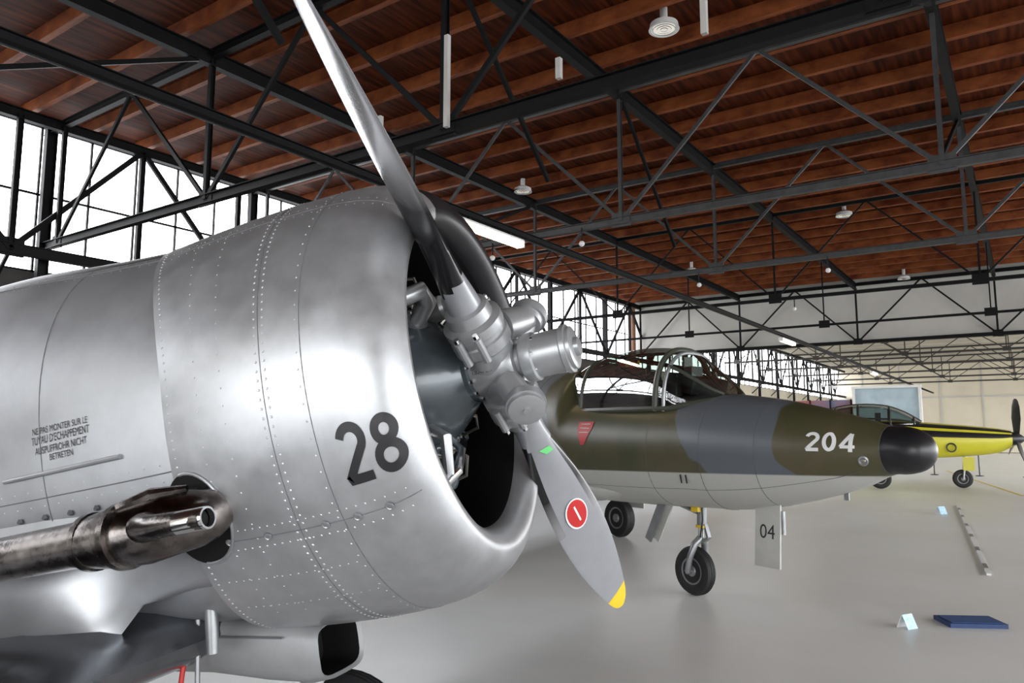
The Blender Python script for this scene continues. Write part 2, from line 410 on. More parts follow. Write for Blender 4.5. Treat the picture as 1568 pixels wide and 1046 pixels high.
def cpt(th,a,off=0):
    W,H=interp(OUT,a)
    aa=a
    if a<-.3: aa=-.3+(a+.3)*gth(th)
    return Vector((aa,-(W+off)*math.cos(th),(H*hs(th)+off)*math.sin(th)))
n=120;rings=[];inner=[(-.42,.50,.57),(-.30,.455,.52),(-.18,.43,.49),(-.12,.425,.485),(-.08,.437,.50),(-.057,.455,.525)]
for a,W,H in inner: rings.append([Vector((a,-W*math.cos(2*pi*k/n),H*hs(2*pi*k/n)*math.sin(2*pi*k/n))) for k in range(n)])
al=[-.050,-.054,-.062,-.075,-.095,-.13,-.165,-.2,-.25,-.3,-.36,-.42,-.5,-.58,-.66,-.74,-.8,-.85]
for a in al: rings.append([cpt(2*pi*k/n,a) for k in range(n)])
rings.append([cpt(2*pi*k/n,-.85,-.012) for k in range(n)])
rings.append([cpt(2*pi*k/n,-.80,-.03) for k in range(n)])
def cm(i,k):
    d=360*(k+.5)/n
    if i<3: return MATTE
    if 72<d<150: return BLK
    return ALU
mb=MB();mb.loft(rings,ALU,mf=cm);mb.obj('engine_cowling',HV)
mb=MB()
def ring_seam(fn,t0,t1,r=.0018,m=SEAM,k=90): mb.path([fn(math.radians(t0+(t1-t0)*i/k)) for i in range(k+1)],r,m,5,False)
for a in(-.30,-.445): ring_seam(lambda t:cpt(t,a,-.0008),-180,71)
for d in(-33,52): mb.path([cpt(math.radians(d),-.09-(.75)*i/30,-.0008) for i in range(31)],.0018,SEAM,5,False)
def rivline(pts,r=.0040,off=None):
    for p in pts: mb.bump(p,Vector((0,p.y,p.z)),r,RIV,.45)
for a in(-.43,-.46,-.825): rivline([cpt(math.radians(-150+ (221/110)*i),a) for i in range(111)])
rivline([cpt(math.radians(-150+ (221/60)*i),-.315) for i in range(61)],.0032)
for a in(-.60,-.70): rivline([cpt(math.radians(-60+ (130/34)*i),a) for i in range(35)],.0030)
for d in(-35.5,-30.5,50,54): rivline([cpt(math.radians(d),-.12-(.70)*i/26) for i in range(27)],.0030)
for d in(-45,-56): rivline([cpt(math.radians(d),-.33-(.45)*i/16) for i in range(17)],.0030)
for a in(-.17,-.26,-.36,-.56,-.7):
    p=cpt(math.radians(-33),a,.0015);
    mb.lathe(p,(0,p.y,p.z),[(0,.012),(.003,.012),(.004,.009),(.002,.007),(.002,.001)],LINK,12,False)
mb.obj('cowling_rivets_and_seams',HV)
mb=MB()
def m28(x,y):
    a=-.247+x*.124; th0=math.radians(-25.7); th=th0+y*math.radians(13.6)
    return cpt(th,a,.0018)
digits(mb,'28',.165,.70,m28,BLK);mb.obj('number_28',HV)
# fuselage
FU=[(-8.1,.05,.30,.12),(-7.6,.10,.36,.18),(-6.5,.24,.46,.33),(-5,.41,.62,.47),(-3.6,.52,.74,.55),(-2.4,.54,.76,.57),(-1.7,.535,.735,.60),(-1.25,.53,.675,.63),(-.9,.52,.635,.645),(-.55,.50,.61,.63)]
def fpt(th,a,off=0):
    W,T,B=interp(FU,a);c,s=math.cos(th),math.sin(th);e=.88
    H=T if s>0 else B
    return Vector((a,-(W+off)*math.copysign(abs(c)**e,c),(H+off)*math.copysign(abs(s)**e,s)))
mb=MB();n=72;al=[-.55-.12*i for i in range(16)]+[-2.6-.3*i for i in range(19)]
def fm(i,k):
    d=360*(k+.5)/n
    if al[i]>-2.7 and 60<d<120: return BLK
    return ALU2
mb.loft([[fpt(2*pi*k/n,a) for k in range(n)] for a in al],ALU2,cap=True,mf=fm)
mb.obj('fuselage',HV)
mb=MB()
for a in(-1.28,-1.75): ring_seam(lambda t:fpt(t,a,-.0005),-75,59)
for d in(56,-12): mb.path([fpt(math.radians(d),-.8-.05*i) for i in range(26)],.002,SEAM,5,False)
for d in(54,58): rivline([fpt(math.radians(d),-.8-.04*i) for i in range(34)],.003)
for d in(-14,-10): rivline([fpt(math.radians(d),-.8-.055*i) for i in range(20)],.003)
for i in range(7):
    p=fpt(math.radians(-17),-.80-.1*i,.004); mb.bump(p,(0,p.y,p.z),.010,SEAM,.8)
mb.path([fpt(math.radians(-6),-.98-.05*i,.006) for i in range(10)],.007,ALU2,8)
vs,fs=textverts("NE PAS MONTER SUR LE\nTUYAU D'ECHAPPEMENT\nAUSPUFFROHR NICHT\nBETRETEN",.020)
mb.add([fpt(math.radians(1.8)+y/.6,-1.20+x,.0015) for x,y in vs],fs,BLK)
mb.obj('fuselage_rivets_and_stencils',HV)
mb=MB();CG=[(-2.15,.02,.76),(-2.55,.28,1.10),(-2.9,.33,1.18),(-4.3,.33,1.16),(-4.9,.25,.95),(-5.3,.03,.62)]
cr=[[Vector((a,W*math.cos(pi*k/16)*1.1,.60+(H-.60)*(math.sin(pi*k/16)**.75))) for k in range(17)] for a,W,H in CG]
mb.loft(cr,GLASS,closed=False);
for r in cr[1:-1]: mb.path(r,.014,ALU2,6)
for k in(2,6,10,14): mb.path([r[k] for r in cr],.012,ALU2,6)
mb.path([(-3.4,W,z) for W,z in((-.36,.62),(-.33,1.0),(-.18,1.17),(0,1.2),(.18,1.17),(.33,1.0),(.36,.62))],.014,ALU2,6)
mb.obj('canopy',HV)
# wings
WR=[(-1.02,0,-.66,2.35,.155),(-1.04,1.35,-.68,2.28,.15),(-1.30,3.4,-.56,1.82,.13),(-1.62,6.0,-.42,1.25,.11),(-1.8,6.35,-.40,.7,.08)]
mb=MB()
for sg in(-1,1):
    wing(mb,[(x,sg*y,z,c,t) for x,y,z,c,t in WR],ALUD)
def wup(x): x=max(0,min(1,x)); return 5*.152*2.32*(.2969*math.sqrt(x)-.126*x-.3516*x*x+.2843*x**3-.1015*x**4)
mb.obj('wings',HV)
mb=MB()
for sg in(-1,1):
    rings=[]
    for i in range(48):
        a=-.76-.05*i; f=sstep((-.90-a)/.75)
        up=wup((-1.04-a)/2.32)
        W,T,B=interp(FU,a)
        p0=fpt(math.radians(-18),a,.002*f-.004*(1-f));p0=Vector((a,sg*p0.y,p0.z))
        zt=-.675+up+.004
        ye=.34+.62*f
        p1=Vector((a,-sg*(W*.90+.08*f),-.50-.08*f))
        p2=Vector((a,-sg*ye,(1-f)*-.50+f*zt if a>-1.10 else min((1-f)*-.52+f*zt,zt)))
        rings.append([p0*(1-t)**2+p1*2*t*(1-t)+p2*t*t for t in [j/14 for j in range(15)]])
    mb.loft(rings,ALU2,closed=False)
mb.obj('wing_fillet',HV,angle=60)
mb=MB()
wing(mb,[(-6.5,0,.35,1.5,.08),(-6.9,0,1.1,1.0,.08),(-7.2,0,1.45,.5,.06)],ALU2,True)
for sg in(-1,1): wing(mb,[(-6.7,0,.25,1.15,.1),(-6.95,sg*1.7,.25,.7,.08),(-7.1,sg*1.95,.25,.3,.06)],ALU2)
mb.obj('tail',HV)
mb=MB()
tp=M@Vector((-7.2,0,.0)); wheel(mb,(tp.x,tp.y,.16),(PT.x,PT.y,0),.16,.1); mb.tube((tp.x,tp.y,.16),(tp.x,tp.y,tp.z),.03,LINK)
nh=Vector((N.x,N.y,0)).normalized()
for sg in(-1,1):
    c=Vector((P0.x,P0.y,0))-nh*1.20+PT*sg*1.12; c.z=.345
    wheel(mb,c,PT,.345,.2)
    top=M@Vector((-1.45,sg*.85,-.66))
    ax=c-PT*sg*.19
    mb.tube(c,ax,.035,LINK);mb.tube(ax,ax+(top-ax)*.55,.038,CHROME);mb.tube(ax+(top-ax)*.45,top,.055,LINK)
mb.obj('landing_gear',HV,inv=MI)
# exhaust
mb=MB()
def ex(a,dr=0,dz=0): return Vector((a,-(.625+dr),-.315+dz))
mb.path([ex(-.655,-.12,.02),ex(-.665,-.09,.02),ex(-.69,-.06,.015),ex(-.74,-.02,.01),ex(-.80,.0,.0),ex(-.88,.01),ex(-.95,.02),ex(-1.02,.025),ex(-1.3,.04),ex(-2.2,.05)],[.05,.068,.078,.083,.083,.081,.072,.061,.059,.059],EXH,28)
for a in(-.86,-.97): mb.lathe(ex(a,.015),(1,0,0),[(-.010,.065),(-.010,.088 if a>-.9 else .077),(.010,.088 if a>-.9 else .077),(.010,.065)],EXH,28,False)
mb.path([ex(-.80,.03,.01),ex(-.74,.065,.010),ex(-.69,.09,.006),ex(-.60,.10,.004),ex(-.52,.105,.002)],[.04,.038,.031,.028,.026],EXH,20,False)
mb.lathe(ex(-.60,.1015,.003),(1,0,0),[(0,.029),(.08,.028),(.087,.027),(.087,.022),(.04,.021)],CHROME,20,False)
mb.lathe(ex(-.53,.104,.002),(1,0,0),[(0,.022),(.001,.001)],MATTE,16,False)
mb.path([ex(-.68,-.02,.09),ex(-.76,.02,.09),ex(-.84,.04,.07),ex(-.95,.03,.05)],[.010,.018,.018,.010],EXH,8)
for a in(-1.05,-1.25): mb.box(ex(a,-.05,.0),(.03,.14,.02),LINK)
mb.obj('exhaust_pipe',HV)
mb=MB()
def shade_pt(f,t):
    a=-.80+.115*f*math.cos(t)*(1.15 if math.cos(t)>0 else 1); th=math.radians(-26.5)+math.radians(11.5)*f*math.sin(t)
    return cpt(th,max(a,-.93),.0025)
mb.loft([[shade_pt(f,2*pi*k/40) for k in range(40)] for f in(.02,.25,.5,.75,1)],MATTE)  # black patch on the uncut cowl skin, painting the shade inside the exhaust opening
mb.path([shade_pt(1,2*pi*k/40)*1 for k in range(-11,12)],.005,ALU2,8)
mb.obj('exhaust_recess_shade_patch',HV)
mb=MB();rings=[]
def sq(a,w,h,zc,n=24,e=.5): return [Vector((a,w*math.copysign(abs(math.cos(2*pi*k/n))**e,math.cos(2*pi*k/n)),zc+h*math.copysign(abs(math.sin(2*pi*k/n))**e,math.sin(2*pi*k/n)))) for k in range(n)]
mb.loft([sq(-.84,.11,.07,-.765),sq(-.70,.115,.075,-.770),sq(-.69,.125,.085,-.770),sq(-.74,.135,.095,-.765),sq(-.9,.15,.10,-.735),sq(-1.1,.17,.09,-.70),sq(-1.4,.17,.09,-.67),sq(-1.8,.12,.05,-.62)],GREYP,mf=lambda i,k: MATTE if i==0 else GREYP)
mb.loft([sq(-.84,.11,.07,-.765),sq(-.85,.1,.065,-.765)],MATTE,cap=True)
for k in(-1,1): mb.path([(-.80,k*.152,-.70),(-1.1,k*.175,-.66)],.004,SEAM,6)
mb.tube((-.95,-.26,-.50),(-.97,-.26,-.70),.022,LINK,.018)
mb.tube((-1.1,-.2,-.6),(-1.2,-.25,-1.05),.008,RED,n=6);mb.tube((-1.05,-.22,-.6),(-1.1,-.22,-.95),.008,LINK,n=6)
mb.obj('oil_cooler_scoop',HV)
# engine
mb=MB()
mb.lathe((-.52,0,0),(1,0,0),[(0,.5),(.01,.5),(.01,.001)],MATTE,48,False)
mb.lathe((-.42,0,0),(1,0,0),[(0,.25),(.06,.25),(.10,.235),(.16,.225),(.17,.24),(.185,.24),(.19,.215),(.24,.19),(.29,.15),(.33,.11),(.34,.10),(.355,.10),(.36,.075),(.42,.07)],ENG,48)
for k in range(20):
    t=2*pi*k/20; mb.lathe((-.237,.228*math.cos(t),.228*math.sin(t)),(1,0,0),[(0,.010),(.014,.010),(.014,.006),(.024,.006),(.024,.001)],CHROME,6,False)
for k in range(12):
    t=2*pi*k/12; mb.lathe((-.066,.088*math.cos(t),.088*math.sin(t)),(1,0,0),[(0,.007),(.012,.007),(.012,.001)],CHROME,6,False)
for k in range(9):
    t=pi/2+2*pi*k/9; d=Vector((0,math.cos(t),math.sin(t))); e=Vector((0,-math.sin(t),math.cos(t)))
    base=Vector((-.36,0,0))+d*.24
    pr=[];z=0
    for j in range(13): pr+= [(z,.062),(z+.004,.082),(z+.008,.062)]; z+=.0135
    pr+=[(z,.05),(z+.02,.04)]
    pr=[(a*.98,r*(.85 if a>.12 else 1)) for a,r in pr]
    mb.lathe(base,d,pr,FIN,20,False)
    for sg in(-1,1):
        rb=base+d*.175+e*sg*.045+Vector((.03,0,0))
        mb.sph(rb,.03,ENG,10,(1.3,1,1))
        mb.tube(Vector((-.26,0,0))+d*.20+e*sg*.035,rb+Vector((.02,0,0)),.009,COP if sg>0 else LINK,n=8)
    mb.path([Vector((-.24,0,0))+d*.235+e*.02,Vector((-.20,0,0))+d*.28+e*.03,Vector((-.22,0,0))+d*.34+e*.02,base+d*.13],.006,COP,6)
mb.path([Vector((-.25,.255*math.cos(2*pi*k/40),.255*math.sin(2*pi*k/40))) for k in range(41)],.012,COP,8,False)
mb.path([(-.20,-.10,.17),(-.13,-.14,.22),(-.12,-.20,.24),(-.17,-.24,.22),(-.25,-.27,.19)],[.026,.028,.028,.026,.024],HUBM,14)
for p,ax in(((-.20,-.10,.17),(.6,-.4,.5)),((-.245,-.27,.19),(-.8,-.3,-.3))): mb.lathe(p,ax,[(-.01,.02),(-.01,.036),(.012,.036),(.012,.02)],LINK,14,False)
mb.lathe((-.22,-.03,.21),(1,0,.1),[(0,.04),(.09,.04),(.1,.03),(.14,.028),(.14,.001)],HUBM,16,False)
mb.path([(-.2,.0,-.19),(-.14,-.05,-.24),(-.13,-.12,-.30),(-.2,-.18,-.36)],.014,CHROME,10)
mb.path([(-.2,-.12,-.16),(-.13,-.17,-.20),(-.14,-.17,-.30),(-.24,-.16,-.38)],.018,LINK,10)
mb.lathe((-.26,-.06,-.30),(1,0,0),[(0,.05),(.08,.05),(.09,.035),(.1,.001)],ENG,18,False)
mb.obj('radial_engine',HV)
# propeller
mb=MB()
b=Vector((0,-.7318,.682)).normalized();p=Vector((0,.682,.7318)).normalized();nx=Vector((1,0,0))
ST=[(.10,.115,.115,-52),(.2,.108,.108,-52),(.28,.104,.095,-51),(.36,.115,.072,-50),(.46,.145,.052,-48),(.6,.185,.036,-45),(.8,.215,.026,-41),(1.0,.205,.019,-38),(1.14,.172,.014,-36),(1.25,.132,.011,-34),(1.32,.095,.008,-33),(1.355,.06,.006,-32),(1.37,.02,.003,-32)]
rs=[.10+.02*i for i in range(59)]+[1.275,1.29,1.305,1.32,1.335,1.347,1.357,1.365,1.37]
for sg in(1,-1):
    bb=b*sg;pp=p*sg;rings=[]
    for r in rs:
        c,t,ph=interp(ST,r);ph=math.radians(ph);q=pp*math.cos(ph)+nx*math.sin(ph);td=bb.cross(q)
        ring=[]
        k2=min(1,max(0,(r-.28)/.2))
        for k in range(24):
            w=2*pi*k/24;x=math.cos(w);y=math.sin(w)
            yy=y*(1-k2*.35*(x>0)*x) 
            ring.append(bb*r+q*(x*c/2)+td*(yy*t/2))
        rings.append(ring)
    def pm(i,k):
        r=rs[i]
        if r>1.265: return YEL
        kk=(k+3)%24
        if r>.30+.04*abs((kk-8)/8) and kk<(18 if r<.8 else 15) and (kk>=(0 if r<.8 else 3)): return BBACK
        return BLADE
    mb.loft(rings,BLADE,cap=True,mf=pm)
def bl(r,x,sg=-1,side=1):
    bb=b*sg;pp=p*sg;c,t,ph=interp(ST,r);ph=math.radians(ph);q=pp*math.cos(ph)+nx*math.sin(ph);td=bb.cross(q)
    y=math.sqrt(max(0,1-(2*x/c)**2))
    return bb*r+q*x+td*side*(t/2*y+.002)
def sticker(r0,x0,rr,rx,m,side,off=0):
    vs=[bl(r0,x0,-1,side)]+[bl(r0+rr*math.sin(2*pi*k/24),x0+rx*math.cos(2*pi*k/24),-1,side) for k in range(24)]
    mb.add([v+(nx*off) for v in vs],[(0,1+k,1+(k+1)%24) for k in range(24)],m)
side=-1
sticker(.745,0,.075,.050,WHITE,side,.001);sticker(.745,0,.068,.044,RED,side,.002)
mb.add([bl(.745-.04,-.004,-1,side)+nx*.003,bl(.745-.04,.004,-1,side)+nx*.003,bl(.745+.04,.004,-1,side)+nx*.003,bl(.745+.04,-.004,-1,side)+nx*.003],[(0,1,2,3)],WHITE)
mb.add([bl(.375,-.022,-1,side)+nx*.002,bl(.405,-.03,-1,side)+nx*.002,bl(.40,.0,-1,side)+nx*.002,bl(.365,.02,-1,side)+nx*.002],[(0,1,2,3)],GRN)
mb.obj('propeller_blades',HV)
mb=MB()
mb.lathe((0,0,0),(1,0,0),[(-.09,.07),(-.06,.085),(.05,.085),(.075,.07),(.08,.05)],HUBM,32)
for sg in(1,-1):
    mb.lathe((0,0,0),b*sg,[(.0,.078),(.09,.082),(.10,.092),(.135,.092),(.14,.086),(.155,.086),(.16,.092),(.19,.092),(.20,.072),(.235,.068),(.24,.058)],HUBM,32)
    for s2 in(-1,1):
        for s3 in (-1,1):
            o=b*sg*.10+p*s2*.098+nx*s3*.03
            mb.tube(o,o+b*sg*.085,.013,HUBM,n=10);mb.tube(o+b*sg*.085,o+b*sg*.10,.009,CHROME,n=6)
    wv=p*sg
    c1=wv*.175+nx*.105+b*sg*.03
    arm0=b*sg*.10+wv*.055+nx*.05
    mb.path([arm0,(arm0+c1)/2+nx*.01,c1],[.055,.046,.042],HUBM,16)
    mb.path([b*sg*.06+wv*.05-nx*.0,wv*.11+nx*.06,c1],[.05,.045,.04],HUBM,14)
    ax=(wv+nx*.25).normalized()
    mb.lathe(c1,ax,[(-.035,.02),(-.03,.050),(-.012,.054),(-.012,.062),(.012,.062),(.012,.057),(.026,.055),(.03,.045),(.03,.012),(.036,.012),(.036,.001)],HUBM,28,False)
mb.lathe((0,0,0),(1,0,0),[(.06,.05),(.09,.052),(.10,.072),(.12,.076),(.135,.076),(.14,.068),(.225,.068),(.23,.075),(.245,.075),(.247,.066),(.258,.066),(.262,.058),(.262,.03),(.275,.028),(.278,.001)],HUBM,36,False)
for k in range(8):
    t=2*pi*k/8;mb.lathe((.126,.062*math.cos(t),.062*math.sin(t)),(1,0,0),[(0,.008),(.02,.008),(.02,.001)],CHROME,6,False)
vs,fs=textverts("N. 6101\nCOMPLETE\n12D40-211",.015)
mb.add([Vector((-.015+x,-.088,.0)) + Vector((0,-.002,y)) for x,y in vs],fs,BLK)
mb.obj('propeller_hub',HV)
# =====================================================================================
#  SWEPT-WING JET (camouflaged)
# =====================================================================================
def camo():
    m=bpy.data.materials.new('camouflage');m.use_nodes=True;nt=m.node_tree;b=nt.nodes['Principled BSDF'];b.inputs['Roughness'].default_value=.36
    tc=nt.nodes.new('ShaderNodeTexCoord');sp=nt.nodes.new('ShaderNodeSeparateXYZ');nt.links.new(tc.outputs['Object'],sp.inputs[0])
    n=nt.nodes.new('ShaderNodeTexNoise');n.inputs['Scale'].default_value=1.1;n.inputs['Detail'].default_value=1.5;nt.links.new(tc.outputs['Object'],n.inputs['Vector'])
    def mth(op,a,bv,c=None):
        k=nt.nodes.new('ShaderNodeMath');k.operation=op
        for i,v in enumerate((a,bv,c)):
            if v is None: continue
            if isinstance(v,(int,float)): k.inputs[i].default_value=v
            else: nt.links.new(v,k.inputs[i])
        return k.outputs[0]
    x=mth('ADD',sp.outputs[0],mth('MULTIPLY',mth('SUBTRACT',n.outputs[0],.5),1.7))
    x=mth('ADD',x,mth('MULTIPLY',mth('SUBTRACT',sp.outputs[2],1.8),.5))
    def band(c,w):
        return mth('SUBTRACT',w,mth('ABSOLUTE',mth('SUBTRACT',x,c),0))
    f=mth('MAXIMUM',band(.95,.62),mth('MAXIMUM',band(-1.95,.3),mth('MAXIMUM',band(-4.3,.8),band(-8.0,1))))
    f=mth('MULTIPLY',f,30); 
    cl=nt.nodes.new('ShaderNodeClamp');nt.links.new(f,cl.inputs[0])
    # brownish weathering of the olive
    n3=nt.nodes.new('ShaderNodeTexNoise');n3.inputs['Scale'].default_value=2.2;n3.inputs['Detail'].default_value=4;nt.links.new(tc.outputs['Object'],n3.inputs['Vector'])
    ol=nt.nodes.new('ShaderNodeValToRGB');ol.color_ramp.elements[0].position=.38;ol.color_ramp.elements[1].position=.66
    ol.color_ramp.elements[0].color=(.056,.058,.027,1);ol.color_ramp.elements[1].color=(.085,.070,.036,1);nt.links.new(n3.outputs[0],ol.inputs[0])
    g=nt.nodes.new('ShaderNodeMix');g.data_type='RGBA';nt.links.new(ol.outputs[0],g.inputs['A']);g.inputs['B'].default_value=(.105,.118,.135,1);nt.links.new(cl.outputs[0],g.inputs['Factor'])
    z=mth('MULTIPLY',mth('SUBTRACT',mth('ADD',sp.outputs[2],mth('MULTIPLY',sp.outputs[0],-.022)),1.385),80)
    c2=nt.nodes.new('ShaderNodeClamp');nt.links.new(z,c2.inputs[0])
    h=nt.nodes.new('ShaderNodeMix');h.data_type='RGBA';h.inputs['A'].default_value=(.45,.45,.42,1);nt.links.new(g.outputs['Result'],h.inputs['B']);nt.links.new(c2.outputs[0],h.inputs['Factor'])
    nt.links.new(h.outputs['Result'],b.inputs['Base Color']);return m
CAMO=camo()
yaw=math.radians(-112);MH=Matrix.Translation((8.37,3.22,0))@Matrix.Rotation(yaw,4,'Z')
HU=empty('swept_wing_jet_fighter',MH)
HF=[(-10.6,2.15,1.55,.30),(-9.5,2.28,1.35,.45),(-8,2.45,1.15,.58),(-6,2.60,1.0,.70),(-4,2.67,.95,.76),(-2.4,2.68,.94,.76),(-1.85,2.66,.945,.745),(-1.68,2.62,.95,.74),(-1.60,2.36,.95,.73),(-1.2,2.27,.95,.71),(-.25,2.25,.97,.66),(.45,2.25,1.0,.61),(.62,2.245,1.0,.595),(1.2,2.17,1.08,.51),(1.74,2.06,1.215,.405),(2.1,1.965,1.33,.31),(2.37,1.89,1.455,.218),(2.5,1.882,1.464,.209),(2.6,1.86,1.485,.188),(2.67,1.825,1.52,.152),(2.715,1.775,1.57,.10),(2.74,1.722,1.62,.05),(2.748,1.68,1.66,.008)]
def hpt(L,th,off=0):
    t,bo,w=interp(HF,L);zc=(t+bo)/2;c,s=math.cos(th),math.sin(th);e=1 if L>2.0 else .93
    if L<-1.55:
        zc=1.65
        hh=(t-zc) if s>0 else (zc-bo); 
        return Vector((L,-(w+off)*math.copysign(abs(c)**(e if s<0 else 1.05),c),zc+(hh+off)*math.copysign(abs(s)**e,s)))
    return Vector((L,-(w+off)*math.copysign(abs(c)**e,c),zc+((t-bo)/2+off)*math.copysign(abs(s)**e,s)))
Ls=[-10.6+.35*i for i in range(25)]+[-2.0,-1.85,-1.76,-1.68,-1.64,-1.60,-1.5,-1.35,-1.2]+[-1.1+.12*i for i in range(28)]+[2.2,2.28,2.36,2.37,2.42,2.48,2.54,2.6,2.64,2.67,2.69,2.71,2.725,2.737,2.745,2.748]
mb=MB();n=56
mb.loft([[hpt(L,2*pi*k/n) for k in range(n)] for L in Ls],CAMO,cap=True,mf=lambda i,k: BLK if Ls[i]>=2.365 else CAMO)
mb.obj('fuselage',HU,angle=60)
mb=MB()
for L in(-2.3,-.1,.62,1.25,2.37): mb.path([hpt(L,2*pi*k/48,-.0005) for k in range(49)],.003,SEAM,5,False)
for d in(-38,): mb.path([hpt(-2.3+.1*i,math.radians(d),-.0005) for i in range(46)],.0025,SEAM,5,False)
p=hpt(2.24,math.radians(-18),0);mb.lathe(p,(0.35,-1,-.2),[(-.02,.045),(.012,.045),(.016,.032),(.01,.026),(.01,.001)],LINK,18,False);mb.lathe(p,(0.35,-1,-.2),[(.01,.024),(.018,.017),(.02,.001)],COP,14,False)
def m204(x,y):
    L=1.76+x*.205; z=1.655+y*.165;t,bo,w=interp(HF,L);zc=(t+bo)/2;s=(z-zc)/((t-bo)/2);return hpt(L,math.asin(max(-1,min(1,s))),.004)
digits(mb,'204',.17,.72,m204,WHITE)
def mz(L,z,off=.004):
    t,bo,w=interp(HF,L);zc=(t+bo)/2;s=(z-zc)/((t-bo)/2)
    th=math.asin(max(-1,min(1,math.copysign(min(1,abs(s))**(1/.93),s)))) ; return hpt(L,th,off)
rows=8;tri=[]
for i in range(rows+1):
    z=1.95-.28*i/rows;hw=.10*(1-max(0,i/rows-.3)/.7)+.03
    tri.append([mz(-1.15+hw*(2*j/6-1),z,.006) for j in range(7)])
mb.loft(tri,RED,closed=False)
for z in(1.92,1.87,1.82): mb.tube(mz(-1.23,z,.008),mz(-1.07,z,.008),.006,WHITE,n=6)
mb.box(hpt(1.9,math.radians(-90))+Vector((0,0,-.03)),(.05,.01,.07),LINK)
for L in (.35,.42): mb.tube(mz(L,1.38),mz(L,1.3,.02),.008,BLK,n=6)
bl_r=[]
for i in range(13):
    f=i/12; rr=.17*math.sin(pi*f)**.6+.002; bl_r.append([Vector((-2.3+1.6*f,-.42+rr*math.cos(2*pi*k/16),1.10+rr*.8*math.sin(2*pi*k/16))) for k in range(16)])
mb.loft(bl_r,WUND)
bl_r=[[Vector((v.x,v.y+.84,v.z)) for v in r] for r in bl_r];mb.loft(bl_r,WUND)
mb.obj('markings_and_panels',HU)
mb=MB()
for sg in(-1,1):
    wing(mb,[(-2.75,sg*.5,1.52,3.6,.09),(-3.3,sg*1.15,1.51,3.2,.085),(-6.2,sg*4.7,1.40,1.75,.08),(-6.6,sg*5.05,1.39,1.2,.06)],CAMO)
    it=[[Vector((-2.25-.12*j,sg*(.72+.28*(1+math.cos(2*pi*k/20))*(1.0)),1.52+(.22+.02*j)*math.sin(2*pi*k/20))) for k in range(20)] for j in range(10)]
    mb.loft(it,CAMO); mb.loft([[v+Vector((-.15,0,0)) for v in it[0]],[v+Vector((-.16,0,0)) for v in it[0]]],MATTE,cap=True)
    wing(mb,[(-9.0,sg*.1,2.75,1.3,.08),(-9.9,sg*1.75,2.75,.7,.07)],CAMO)
wing(mb,[(-7.6,0,2.3,2.9,.08),(-9.5,0,3.7,1.35,.07),(-9.8,0,3.85,.8,.06)],CAMO,True)
mb.obj('wings_and_tail',HU)
mb=MB()
CP=[(-1.80,2.68,.42),(-1.5,2.76,.46),(-1.0,2.84,.485),(-.5,2.85,.485),(-.1,2.79,.47),(.12,2.69,.44),(.35,2.50,.37),(.52,2.34,.28),(.66,2.24,.16)]
def cps(L,th): 
    z,w=interp(CP,L);zb=2.06 if L<.1 else 2.06+.09*min(1,(L-.1)/.5);return Vector((L,-w*math.copysign(abs(math.cos(th))**.8,math.cos(th))*1.04,zb+(z-zb)*abs(math.sin(th))**.85))
cl=[-1.80+.082*i for i in range(31)]
mb.loft([[cps(L,pi*k/20) for k in range(21)] for L in cl],GLASS,closed=False)
FR=mat('canopy_frame',(.05,.055,.04),.4,0)
for L,r,m in((-.10,.034,FR),(.02,.022,LINK),(-1.45,.024,FR),(-1.78,.02,FR)): mb.path([cps(L,pi*k/20) for k in range(21)],r,m,8)
for k in(5,15): mb.path([cps(L,pi*k/20) for L in [.02+.05*i for i in range(13)]],.022,FR,8)
for k in(0,20): mb.path([cps(L,pi*k/20)+Vector((0,0,.03)) for L in cl],.032,FR,8)
mb.obj('canopy',HU)
mb=MB()
mb.box((-.75,0,2.24),(1.5,.72,.1),MATTE)
mb.box((-1.0,0,2.42),(.16,.38,.42),BLK,Matrix.Rotation(math.radians(-12),3,'Y'));mb.box((-1.06,0,2.66),(.12,.24,.12),RED)
mb.tube((-1.0,-.1,2.6),(-.98,-.1,2.74),.015,YEL);mb.tube((-1.0,.1,2.6),(-.98,.1,2.74),.015,YEL)
mb.box((-1.38,0,2.4),(.3,.5,.36),BLK);mb.tube((-1.3,.12,2.3),(-1.15,.12,2.65),.03,LINK)
for sg in(-1,1): mb.box((-.5,sg*.36,2.30),(1.3,.1,.14),BLK)
mb.lathe((-.62,0,2.30),(0,0,1),[(0,.13),(.12,.12),(.2,.1),(.26,.05),(.27,.001)],ENG,16)
mb.box((.08,0,2.38),(.42,.58,.18),BLK,Matrix.Rotation(math.radians(14),3,'Y'));mb.box((.04,0,2.5),(.12,.18,.16),ENG);mb.box((-.04,0,2.64),(.015,.13,.12),LINK)
mb.obj('cockpit_interior',HU)
mb=MB()
wheel(mb,(-.02,0,.27),(0,1,0),.27,.15)
mb.tube((-.02,-.13,.27),(-.02,.13,.27),.03,LINK)
mb.path([(-.02,.12,.27),(.02,.125,.42),(.06,.08,.58),(.08,0,.64)],[.035,.035,.04,.045],LINK,12);mb.path([(-.02,-.12,.27),(.02,-.125,.42),(.06,-.08,.58),(.08,0,.64)],[.035,.035,.04,.045],LINK,12)
mb.tube((.08,0,.6),(.1,0,.86),.035,CHROME);mb.tube((.1,0,.76),(.12,0,1.12),.055,LINK)
mb.lathe((.1,0,.76),(0,0,1),[(0,.05),(0,.068),(.03,.068),(.03,.05)],YEL,18,False)
mb.tube((.11,0,.9),(-.45,0,1.08),.022,LINK);mb.beam((.15,0,.8),(.2,0,.66),.05,.03,LINK);mb.beam((.2,0,.66),(.12,0,.6),.05,.03,LINK)
mb.box((.1,-.09,1.0),(.1,.05,.12),YEL)
mb.path([(.16,-.05,1.05),(.17,-.06,.85),(.12,-.05,.66)],.01,BLK,6)
mb.obj('nose_gear',HU)
mb=MB()
